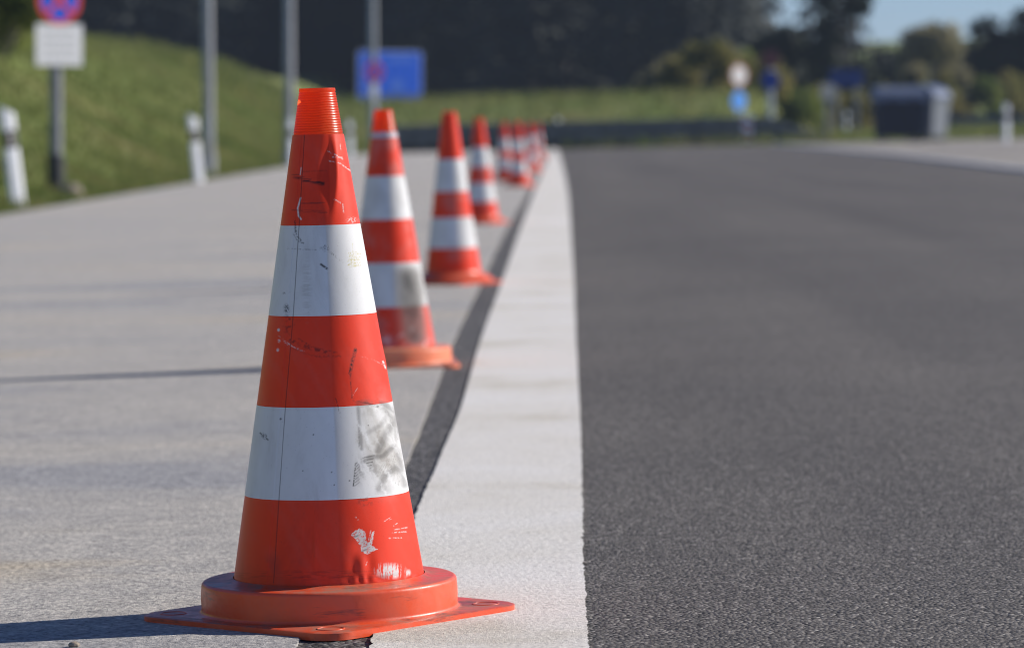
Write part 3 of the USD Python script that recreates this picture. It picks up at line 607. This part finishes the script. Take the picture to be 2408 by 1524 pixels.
d = 150.0; s3 = on_ground(915, d)
t = thing('blue_sign', 'large blue rectangular direction sign with a pale border before the forest', 'road sign', s3, 30)
z0, z1, hw = zb(242, d, s3[2]), zb(121, d, s3[2]), 85 * d / FP
def rrect(hw, z0, z1, rc, y0, y1):
    from shapely.geometry import box as sbox
    m = trimesh.creation.extrude_polygon(sbox(-hw + rc, z0 + rc, hw - rc, z1 - rc).buffer(rc, quad_segs=6), y1 - y0, engine='earcut')
    m.apply_transform(rot(90, (1, 0, 0))); m.apply_translation((0, y1, 0)); return m
part('panel_border', rrect(hw, z0, z1, 0.12, -0.09, -0.06), simple('sign_border', (0.42, 0.47, 0.58), 0.45), t)
part('blue_face', rrect(hw - 0.045, z0 + 0.045, z1 - 0.045, 0.10, -0.094, -0.09), M_sign_blue, t)
part('print', cat_([box(-hw * 0.1, hw * 0.72, -0.0975, -0.094, z1 - 0.42, z1 - 0.24), T(ycyl(0.26, -0.0975, -0.094), (hw * 0.22, 0, z0 + 0.66))]), M_sign_sky, t, label='pale unreadable markings on the blue sign', kind='stuff')
for sx_ in (-0.8, 0.8): part('post', T(tube(0.06, -0.2, z1 - 0.1, 20), (sx_, 0, 0)), M_galv, t, smooth=35)

d = 130.0; s4 = on_ground(1735, d)
t = thing('round_sign_pair', 'pale pink round sign above a bright blue round sign on one post', 'road sign', s4, 38)
part('post', tube(0.05, -0.1, zb(150, d, s4[2]), 20), M_galv, t, smooth=35)
M_pinkish = simple('faded_red', (0.62, 0.30, 0.24), 0.4)
disc_sign(t, zb(178, d, s4[2]), 0.37, -0.07, M_pinkish, M_sign_white, False, 'white_field')
part('blue_disc', T(ycyl(0.33, -0.072, -0.06), (0, 0, zb(238, d, s4[2]))), M_sign_blue_pale, t)
d = 134.0; s5 = on_ground(1812, d)
t = thing('dark_round_sign_pair', 'dull red round sign above a dark blue round sign on a grey post', 'road sign', s5)
part('post', tube(0.11, -0.1, zb(130, d, s5[2]), 20, 0.09), M_galv, t, smooth=35)
part('red_disc', T(ycyl(0.33, -0.125, -0.112), (0, 0, zb(140, d, s5[2]))), simple('dull_red', (0.12, 0.02, 0.02), 0.5), t)
part('blue_disc', T(ycyl(0.33, -0.125, -0.112), (0, 0, zb(190, d, s5[2]))), simple('dull_blue', (0.006, 0.03, 0.22), 0.5), t)
d = 150.0; s6 = on_ground(1990, d)
t = thing('low_blue_sign', 'low wide dark blue sign on two posts left of the rubbish containers', 'road sign', s6)
part('panel', rrect(40 * d / FP, zb(206, d, s6[2]), zb(165, d, s6[2]), 0.05, -0.07, -0.05), simple('dull_blue_panel', (0.005, 0.022, 0.13), 0.45), t)
for sx_ in (-24 * d / FP, 24 * d / FP): part('post', T(tube(0.06, -0.1, zb(168, d, s6[2]), 16), (sx_, 0, 0)), M_galv_dull, t, smooth=35)
d = 128.0; s8 = on_ground(1944, d)
t = thing('small_sign', 'small pale grey sign on a post beside the end of the long guardrail', 'road sign', s8, 20)
part('post', tube(0.055, -0.1, zb(196, d, s8[2]), 16), M_galv_dull, t, smooth=35)
part('plate', rrect(0.23, zb(236, d, s8[2]), zb(198, d, s8[2]), 0.03, -0.075, -0.058), simple('grey_plate', (0.36, 0.35, 0.35), 0.5), t)
d = 126.0; s7 = on_ground(1757, d)
t = thing('barrier_beacon', 'small red and white beacon board on a black rubber foot near the far signs', 'beacon', s7)
part('board', box(-0.15, 0.15, -0.02, 0.02, 0.12, 0.98), M_post_white, t)
for k in range(2): part('red_stripe', T(box(-0.145, 0.145, -0.024, -0.0203, -0.09, 0.09), (0, 0, 0.32 + 0.36 * k), rot(18, (0, 1, 0))), simple('beacon_red_%d' % k, (0.5, 0.06, 0.04), 0.5), t)
part('rubber_foot', cat_([box(-0.22, 0.22, -0.40, 0.40, 0.0, 0.07), box(-0.12, 0.12, -0.15, 0.15, 0.07, 0.13)]), M_rubber, t)

# ------------------------------------------------------------------ lamp posts
def lamp_post(label, X, d, r, lean=0.0):
    s = on_ground(X, d)
    t = thing('lamp_post', label, 'lamp post', s, 0, lean, group='tall grey lamp posts along the bank')
    part('pole', tube(r, -0.2, 9.0, 28, r * 0.55), M_lamp_post, t, smooth=35)
    part('foot_collar', tube(r * 1.25, -0.1, 0.35, 28), M_lamp_post, t, smooth=35)
    part('service_door', box(-0.04, 0.04, -r - 0.004, -r * 0.8, 0.6, 1.0), M_galv, t)
    part('arm', T(tube(0.035, 0, 1.2, 14), (0, 0, 8.96), rot(80, (0, 1, 0))), M_lamp_post, t, smooth=35)
    lh = trimesh.creation.capsule(0.45, 0.11, count=[14, 14]); lh.apply_transform(rot(84, (0, 1, 0))); lh.apply_scale((1, 1, 0.55))
    part('lamp_head', T(lh, (1.1, 0, 9.16)), M_galv, t, smooth=True)
lamp_post('nearest grey lamp post, just right of the leaning marker post', 491, 64, 0.095, -0.4)
lamp_post('second grey lamp post, left of the nearest cone tip', 680, 82.5, 0.115)
lamp_post('third grey lamp post rising behind the blue sign', 877, 133, 0.16)

# ------------------------------------------------------------------ guardrails
def guardrail(label, a, b, hgt, slope_end=False, n_beams=2):
    a, b = np.array(a), np.array(b); L = np.linalg.norm(b - a); ang = math.degrees(math.atan2(b[1] - a[1], b[0] - a[0]))
    z = max(float(terrain(*a)), plane_z(a[0]) - 0.03)
    grade = -math.degrees(math.atan2(float(terrain(*b)) - float(terrain(*a)), L))
    t = thing('guardrail', label, 'guardrail', (a[0], a[1], z))
    R = rot(ang, (0, 0, 1)) @ rot(grade, (0, 1, 0))
    prof = [(-0.045, -0.155), (-0.012, -0.135), (-0.012, -0.095), (-0.07, -0.055), (-0.07, -0.03), (-0.02, 0.0), (-0.07, 0.03), (-0.07, 0.055), (-0.012, 0.095), (-0.012, 0.135), (-0.045, 0.155)]
    prof = np.array([(y * 1.0, zz) for y, zz in prof])
    xs = np.r_[0, np.linspace(L - 2.6, L - 0.3, 5)] if slope_end else np.array([0, L])
    for k in range(n_beams):
        zc = hgt - 0.16 - 0.36 * k; v = []
        for x in xs:
            drop = (np.clip((x - (L - 2.6)) / 2.3, 0, 1) * (zc - 0.05)) if slope_end else 0
            v.append(np.c_[np.full(len(prof), x), prof[:, 0], prof[:, 1] + zc - drop])
        fr = np.vstack(v); bk = fr + [0, 0.006, 0]; n = len(prof); f = []
        for s in range(len(xs) - 1):
            i = s * n + np.arange(n - 1); f += [np.c_[i, i + n, i + n + 1], np.c_[i, i + n + 1, i + 1]]
        f = np.vstack(f); m = trimesh.Trimesh(np.r_[fr, bk], np.r_[f, f[:, ::-1] + len(fr)], process=False)
        part('beam', T(m, R=R), M_rail, t)
    x = 1.0
    while x < L - (2.6 if slope_end else 0.5):
        part('post', T(box(x - 0.05, x + 0.05, 0.008, 0.108, -0.3, hgt - 0.02), R=R), M_rail, t); x += 2.0
    return t
gA = at(925, 300, 123.0); gB = at(1975, 300, 128.0)
guardrail('long dark steel guardrail across the end of the road, sloping down at its right end', gA[:2], gB[:2], 0.90, True)
gC, gD = at(1960, 300, 178), at(2560, 300, 172)
guardrail('grey green steel guardrail behind the rubbish containers at right', gC[:2], gD[:2], 0.80, False)

# ------------------------------------------------------------------ rubbish containers
def container(label, X, d, rz, body, lid, w=0.68, dp=0.53, h=1.22):
    s = on_ground(X, d); t = thing('rubbish_container', label, 'rubbish container', (s[0], s[1], max(s[2], plane_z(s[0]))), rz)
    def frustum(w0, d0, w1, d1, z0, z1, cy=0.0):
        v = np.array([(-w0, -d0, z0), (w0, -d0, z0), (w0, d0, z0), (-w0, d0, z0), (-w1, -d1, z1), (w1, -d1, z1), (w1, d1, z1), (-w1, d1, z1)])
        return trimesh.convex.convex_hull(v)
    part('body', frustum(w * 0.86, dp * 0.82, w, dp, 0.16, h), body, t)
    part('rim', frustum(w + 0.04, dp + 0.04, w + 0.04, dp + 0.04, h, h + 0.07), lid, t)
    a = np.linspace(0, math.pi, 16); pr = np.c_[np.cos(a) * (dp + 0.03), np.sin(a) * 0.36]
    v = np.r_[np.c_[np.full(16, -w - 0.02), pr[:, 0], pr[:, 1] + h + 0.07], np.c_[np.full(16, w + 0.02), pr[:, 0], pr[:, 1] + h + 0.07]]
    part('lid', trimesh.convex.convex_hull(v), lid, t, smooth=40)
    for sx_ in (-1, 1):
        part('side_trunnion', T(tube(0.035, 0, 0.09, 14), (sx_ * w * 1.0, 0, h - 0.15), rot(90 * sx_, (0, 1, 0))), M_galv, t)
        part('lid_handle', T(box(-0.14, 0.14, -0.03, 0, -0.015, 0.015), (sx_ * 0.3, -dp - 0.045, h + 0.035)), M_black, t)
        for sy in (-1, 1):
            wh = T(tube(0.09, -0.03, 0.03, 20), (sx_ * w * 0.68, sy * dp * 0.6, 0.09), rot(90, (0, 1, 0)))
            wp = part('wheel', wh, M_rubber, t, smooth=35)
            part('hub', T(tube(0.04, -0.036, 0.036, 14), (sx_ * w * 0.68, sy * dp * 0.6, 0.09), rot(90, (0, 1, 0))), M_galv, wp)
container('dark rubbish container with a rounded lid, the left one of two', 2112, 113, 8, M_bin, M_lid, w=0.70)
container('pale grey rubbish container behind and right of the dark one', 2176, 113.6, 62, M_bin_steel, M_lid, w=0.66, h=1.25)

# ------------------------------------------------------------------ trees and shrubs
def spruce(name, label, H, R, low, seed, bark, leaf, n_wh=26):
    r = np.random.default_rng(seed)
    t = thing(name, label, 'tree', group='tall dark spruces of the wood behind the road')
    part('trunk', tube(0.24, -0.5, H, 10, 0.03), bark, t, smooth=35)
    V, F = [], []; k = 0
    for w in range(n_wh):
        z = low + (H - low) * (w / n_wh) ** 0.9; L = R * (1 - (z / H)) ** 0.75 * r.uniform(0.8, 1.1) + 0.3
        for b in range(int(r.integers(8, 12))):
            a = r.uniform(0, 6.283); Lb = L * r.uniform(0.6, 1.1); ca, sa = math.cos(a), math.sin(a)
            for s in range(7):
                u = (s + 0.8) / 7.0; q = u * Lb; wz = z - 0.30 * q * u + r.normal(0, 0.08); wd = 0.55 * (1 - 0.55 * u) * min(1.0, 0.45 + L * 0.25)
                c = np.array([ca * q, sa * q, wz]); tdir = np.array([ca, sa, -0.35]); side = np.array([-sa, ca, r.normal(0, 0.25)])
                tip = c + tdir * wd * 1.2
                V += [c - side * wd - [0, 0, 0.35 * wd], tip, c + side * wd - [0, 0, 0.35 * wd], c + [0, 0, 0.10]]
                F += [[k, k + 1, k + 3], [k + 3, k + 1, k + 2]]; k += 4
    part('crown', trimesh.Trimesh(np.array(V), np.array(F), process=False), leaf, t)
    return t

def broadleaf(name, label, cat, H, R, trunk_h, seed, bark, leaf, n=2600, leaf_s=0.16, group=None, nb=7):
    r = np.random.default_rng(seed)
    t = thing(name, label, cat, group=group)
    limbs = [tube(max(0.03, H * 0.018), -0.4, trunk_h + (H - trunk_h) * 0.6, 10, 0.02)]
    cents = []
    for b in range(nb):
        a = r.uniform(0, 6.283); e = r.uniform(0.15, 1.0); q = R * r.uniform(0.35, 0.75) * (1.1 - 0.55 * e)
        c = np.array([math.cos(a) * q, math.sin(a) * q, trunk_h + (H - trunk_h) * e * 0.86]); cents.append((c, R * r.uniform(0.30, 0.52)))
        base = np.array([0, 0, trunk_h * r.uniform(0.5, 1.0) + 0.05]); dv = c - base; L = np.linalg.norm(dv)
        lb = tube(max(0.02, H * 0.008), 0, L, 7, 0.01); lb.apply_transform(trimesh.geometry.align_vectors([0, 0, 1], dv / L)); lb.apply_translation(base); limbs.append(lb)
    part('trunk', cat_(limbs), bark, t, smooth=35)
    V = []
    for i in range(n):
        c, q = cents[int(r.integers(len(cents)))]; dv = r.normal(0, 1, 3); dv /= np.linalg.norm(dv); pnt = c + dv * q * r.random() ** 0.45 * np.array([1, 1, 0.85])
        pnt[2] = max(pnt[2], 0.05)
        u = r.normal(0, 1, 3); u /= np.linalg.norm(u); w = np.cross(u, r.normal(0, 1, 3)); w /= np.linalg.norm(w); s = leaf_s * r.uniform(0.6, 1.4)
        V += [pnt - u * s, pnt + w * s * 0.5, pnt + u * s, pnt - w * s * 0.5]
    k = np.arange(n)[:, None] * 4
    part('crown', trimesh.Trimesh(np.array(V), np.vstack([k + [0, 1, 2], k + [0, 2, 3]]), process=False), leaf, t)
    return t

def stand(p, x, y, rz=0, sc=None): place(UsdGeom.Xform(p), (x, y, float(terrain(x, y)) - 0.05), rz, 0, 0, sc)
sp = [spruce('spruce_tree', 'tall dark spruce of the wood behind the road', 21, 3.4, 0.7, 51, M_bark, M_spruce),
      spruce('spruce_tree', 'tall dark spruce of the wood behind the road', 24, 3.0, 2.2, 52, M_bark, M_spruce),
      spruce('spruce_tree', 'tall dark spruce of the wood behind the road', 19, 3.8, 0.3, 53, M_bark, M_spruce)]
r = np.random.default_rng(99); spots = []
for row in range(4):
    yy = 225 + 7.5 * row; x = -80.0 + r.uniform(0, 3)
    while x < 0.062 * yy:
        x_ = x + r.normal(0, 0.5); y_ = yy + r.normal(0, 1.4)
        if not (-18.0 < x_ < -7.0 and y_ < 236): spots.append((x_, y_))
        x += r.uniform(2.7, 4.2)
spots = spots[:]
for k, (x, y) in enumerate(spots):
    if k < 3: stand(sp[k], x, y, r.uniform(0, 360), r.uniform(0.9, 1.1))
    else: dup(sp[int(r.integers(3))], (x, y, float(terrain(x, y)) - 0.05), 'tall dark spruce of the wood behind the road', r.uniform(0, 360), 0, 0, None, r.uniform(0.85, 1.15))

# the wood further in reads as one dark mass
pi = UsdGeom.PointInstancer.Define(stage, '/World/far_wood')
tag(pi.GetPrim(), 'dark far spruce wood filling the gaps behind the front trees', 'wood', kind='stuff')
UsdGeom.Scope.Define(stage, '/World/far_wood/prototypes')
rr_ = np.random.default_rng(5); V, F, k = [], [], 0
for w in range(24):
    z = 0.4 + 21 * (w / 24.0); L = 3.9 * (1 - z / 24) ** 0.75 + 0.3
    for b in range(12):
        a = rr_.uniform(0, 6.283); ca, sa = math.cos(a), math.sin(a)
        for s in range(4):
            q = L * (s + 0.7) / 4 * rr_.uniform(0.8, 1.1); c = np.array([ca * q, sa * q, z - 0.25 * q + rr_.normal(0, 0.15)]); sd = np.array([-sa, ca, 0.1]) * 0.75
            V += [c - sd, c + np.array([ca, sa, -0.7]) * 0.9, c + sd, c + [0, 0, 0.25]]; F += [[k, k + 1, k + 3], [k + 3, k + 1, k + 2]]; k += 4
usdkit.mesh(stage, '/World/far_wood/prototypes/spruce', trimesh.Trimesh(np.array(V), np.array(F), process=False), M_spruce)
fx, fy = [], []
for yy in np.arange(256, 336, 8.0):
    for x in np.arange(-100, 0.059 * yy, 3.6):
        fx.append(x + rr_.normal(0, 0.7)); fy.append(yy + rr_.normal(0, 1.5))
fx, fy = np.array(fx), np.array(fy); keep = fy > 0; fx, fy = fx[keep], fy[keep]
pi.CreatePrototypesRel().SetTargets(['/World/far_wood/prototypes/spruce'])
pi.CreateProtoIndicesAttr(Vt.IntArray([0] * len(fx)))
pi.CreatePositionsAttr(Vt.Vec3fArray.FromNumpy(np.c_[fx, fy, terrain(fx, fy)].astype(np.float32)))
ang = rr_.uniform(0, math.pi, len(fx))
pi.CreateOrientationsAttr(Vt.QuathArray([Gf.Quath(float(math.cos(a)), 0, 0, float(math.sin(a))) for a in ang]))
pi.CreateScalesAttr(Vt.Vec3fArray.FromNumpy(np.repeat(rr_.uniform(0.85, 1.2, len(fx))[:, None], 3, 1).astype(np.float32)))

def shrub_at(X, d, H, R, label, leaf, seed, n=1500, ls=0.14, trunk=0.15, bark=None, name='shrub', cat='shrub', group=None, nb=7):
    t = broadleaf(name, label, cat, H, R, trunk, seed, bark or M_bark_pale, leaf, n, ls, group, nb)
    x = (X - PW / 2) * d / FP; stand(t, x, d); return t
shrub_at(12, 70, 1.7, 1.5, 'bright green bush on top of the bank at the top left corner', M_leaf_green, 61, 4200, 0.10, 0.05, nb=14)
shrub_at(1668, 152, 2.6, 1.5, 'yellow green bush at the wood edge left of the pink round sign', M_leaf_yellow, 62)
shrub_at(1600, 158, 1.6, 1.3, 'low yellowish bush left of the taller yellow green one', M_leaf_yellow, 63)
shrub_at(1790, 156, 1.8, 1.3, 'yellow green bush behind the dull round signs', M_leaf_yellow, 64)
shrub_at(1880, 158, 1.9, 1.5, 'green bush between the dull round signs and the low blue sign', M_leaf_green, 65)
shrub_at(2010, 160, 1.9, 1.3, 'yellow green bush under the low blue sign', M_leaf_yellow, 66)
shrub_at(2275, 190, 3.7, 1.5, 'pale olive bush right of the rubbish containers', M_leaf_tan, 67)
shrub_at(2400, 192, 3.2, 1.6, 'olive bush behind the right marker post', M_leaf_yellow, 68)
for X, d, H, R_, L, lab, sd in ((1560, 163, 1.5, 1.5, M_leaf_tan, 'low brownish bush at the wood edge above the middle of the guardrail', 81), (1722, 160, 2.1, 1.3, M_leaf_green, 'green bush just behind the pink round sign', 82),
        (1840, 162, 2.0, 1.4, M_leaf_yellow, 'bright yellow green bush between the two round sign posts and the low blue sign', 83), (1945, 163, 2.2, 1.4, M_leaf_yellow, 'yellow green bush around the left post of the low blue sign', 84),
        (2080, 186, 3.0, 1.5, M_leaf_yellow, 'yellow green bush behind the dark rubbish container', 85), (2150, 188, 3.5, 1.5, M_leaf_tan, 'pale brownish bush above the dark rubbish container', 86), (2225, 187, 3.1, 1.4, M_leaf_yellow, 'yellow green bush behind the pale rubbish container', 87), (2330, 189, 2.6, 1.4, M_leaf_green, 'green bush under the dark round tree', 88)):
    shrub_at(X, d, H, R_, lab, L, sd)
LT = dict(name='leafy_tree', cat='tree')
shrub_at(2190, 215, 4.7, 2.1, 'pale spring green tree against the sky behind the containers', M_leaf_tan, 69, 4200, 0.18, 0.8, M_bark_pale, nb=14, **LT)
shrub_at(2095, 225, 3.3, 2.2, 'greyish low tree left of the pale spring green tree', M_leaf_dark, 70, 2600, 0.20, 0.5, M_bark, nb=11, **LT)
shrub_at(2262, 250, 2.6, 2.4, 'low dark tree between the pale spring green tree and the dark round tree', M_leaf_dark, 75, 2600, 0.20, 0.4, M_bark, nb=11, **LT)
shrub_at(2350, 199, 5.6, 2.3, 'dark round tree under the sky near the right picture edge', M_leaf_dark, 71, 5200, 0.20, 0.3, M_bark, nb=16, **LT)
shrub_at(2440, 198, 7.4, 2.2, 'tall dark tree cut by the right picture edge', M_leaf_dark, 72, 5200, 0.20, 0.3, M_bark, nb=16, **LT)
shrub_at(1985, 178, 11.0, 1.9, 'thin tree with sky gaps right of the dark wood', M_leaf_dark, 73, 4600, 0.20, 0.8, M_bark, nb=16, **LT)
shrub_at(1925, 186, 3.8, 1.9, 'small dark tree right of the bright gap in the wood', M_leaf_dark, 74, 3600, 0.20, 0.2, M_bark, nb=12, **LT)
shrub_at(1840, 182, 3.4, 1.9, 'small dark tree below the bright gap in the wood', M_leaf_dark, 76, 3600, 0.20, 0.2, M_bark, nb=12, **LT)
for X, d, lab in ((1905, 214, 'thin dark spruce in the middle of the gap in the wood'), (1938, 196, 'slim dark spruce close to the right of the thin one in the gap'), (1968, 200, 'narrow dark spruce standing alone right of the gap in the wood'), (2015, 206, 'outermost narrow dark spruce at the edge of the open sky')):
    x = (X - PW / 2) * d / FP; dup(sp[1], (x, d, float(terrain(x, d)) - 0.05), lab, 40.0, 0, 0, 'narrow spruces at the wood edge', (0.42, 0.42, 1.0))

# low dark hedge behind the long guardrail
hr = np.random.default_rng(17); n = 9000; u = hr.random(n); ex, ey = gA[0] + (gB[0] - gA[0]) * u * 0.86, gA[1] + (gB[1] - gA[1]) * u * 0.86 + 0.75
hz = hr.random(n) ** 0.8 * (0.66 + 0.2 * meshkit.fbm(np.c_[u * 40, u * 0, u * 0], 3, 8)); P0 = np.c_[ex, ey + hr.normal(0, 0.22, n), terrain(ex, ey) + hz]
U, W_ = hr.normal(0, 0.085, (n, 3)), hr.normal(0, 0.06, (n, 3)); k = np.arange(n)[:, None] * 4
hedge = thing('hedge', 'low dark hedge behind the long guardrail at the end of the road', 'hedge')
part('foliage', trimesh.Trimesh(np.stack([P0 - U, P0 + W_, P0 + U, P0 - W_], 1).reshape(-1, 3), np.vstack([k + [0, 1, 2], k + [0, 2, 3]]), process=False), M_leaf_dark, hedge)
stems = []
for q in np.linspace(0.01, 0.85, 40):
    x, y = gA[0] + (gB[0] - gA[0]) * q, gA[1] + (gB[1] - gA[1]) * q + 0.75; stems.append(T(tube(0.02, -0.1, 0.6, 6), (x, y, float(terrain(x, y)))))
part('stems', cat_(stems), M_bark, hedge, kind='stuff')

# ------------------------------------------------------------------ small stones on the concrete
for X, Y, s, lab in ((175, 1520, 0.0075, 'dark brown pebble on the concrete at the bottom left'),):
    m = trimesh.creation.icosphere(3, 1.0); m.vertices *= (s, s, s * 0.6); m.vertices *= (0.7 + 0.6 * meshkit.fbm(m.vertices * 190, 3, 3))[:, None]
    p = ground(X, Y); st = part('pebble', T(m, p + [0, 0, s * 0.35]), M_stone, smooth=True); tag(st, lab, 'pebble')
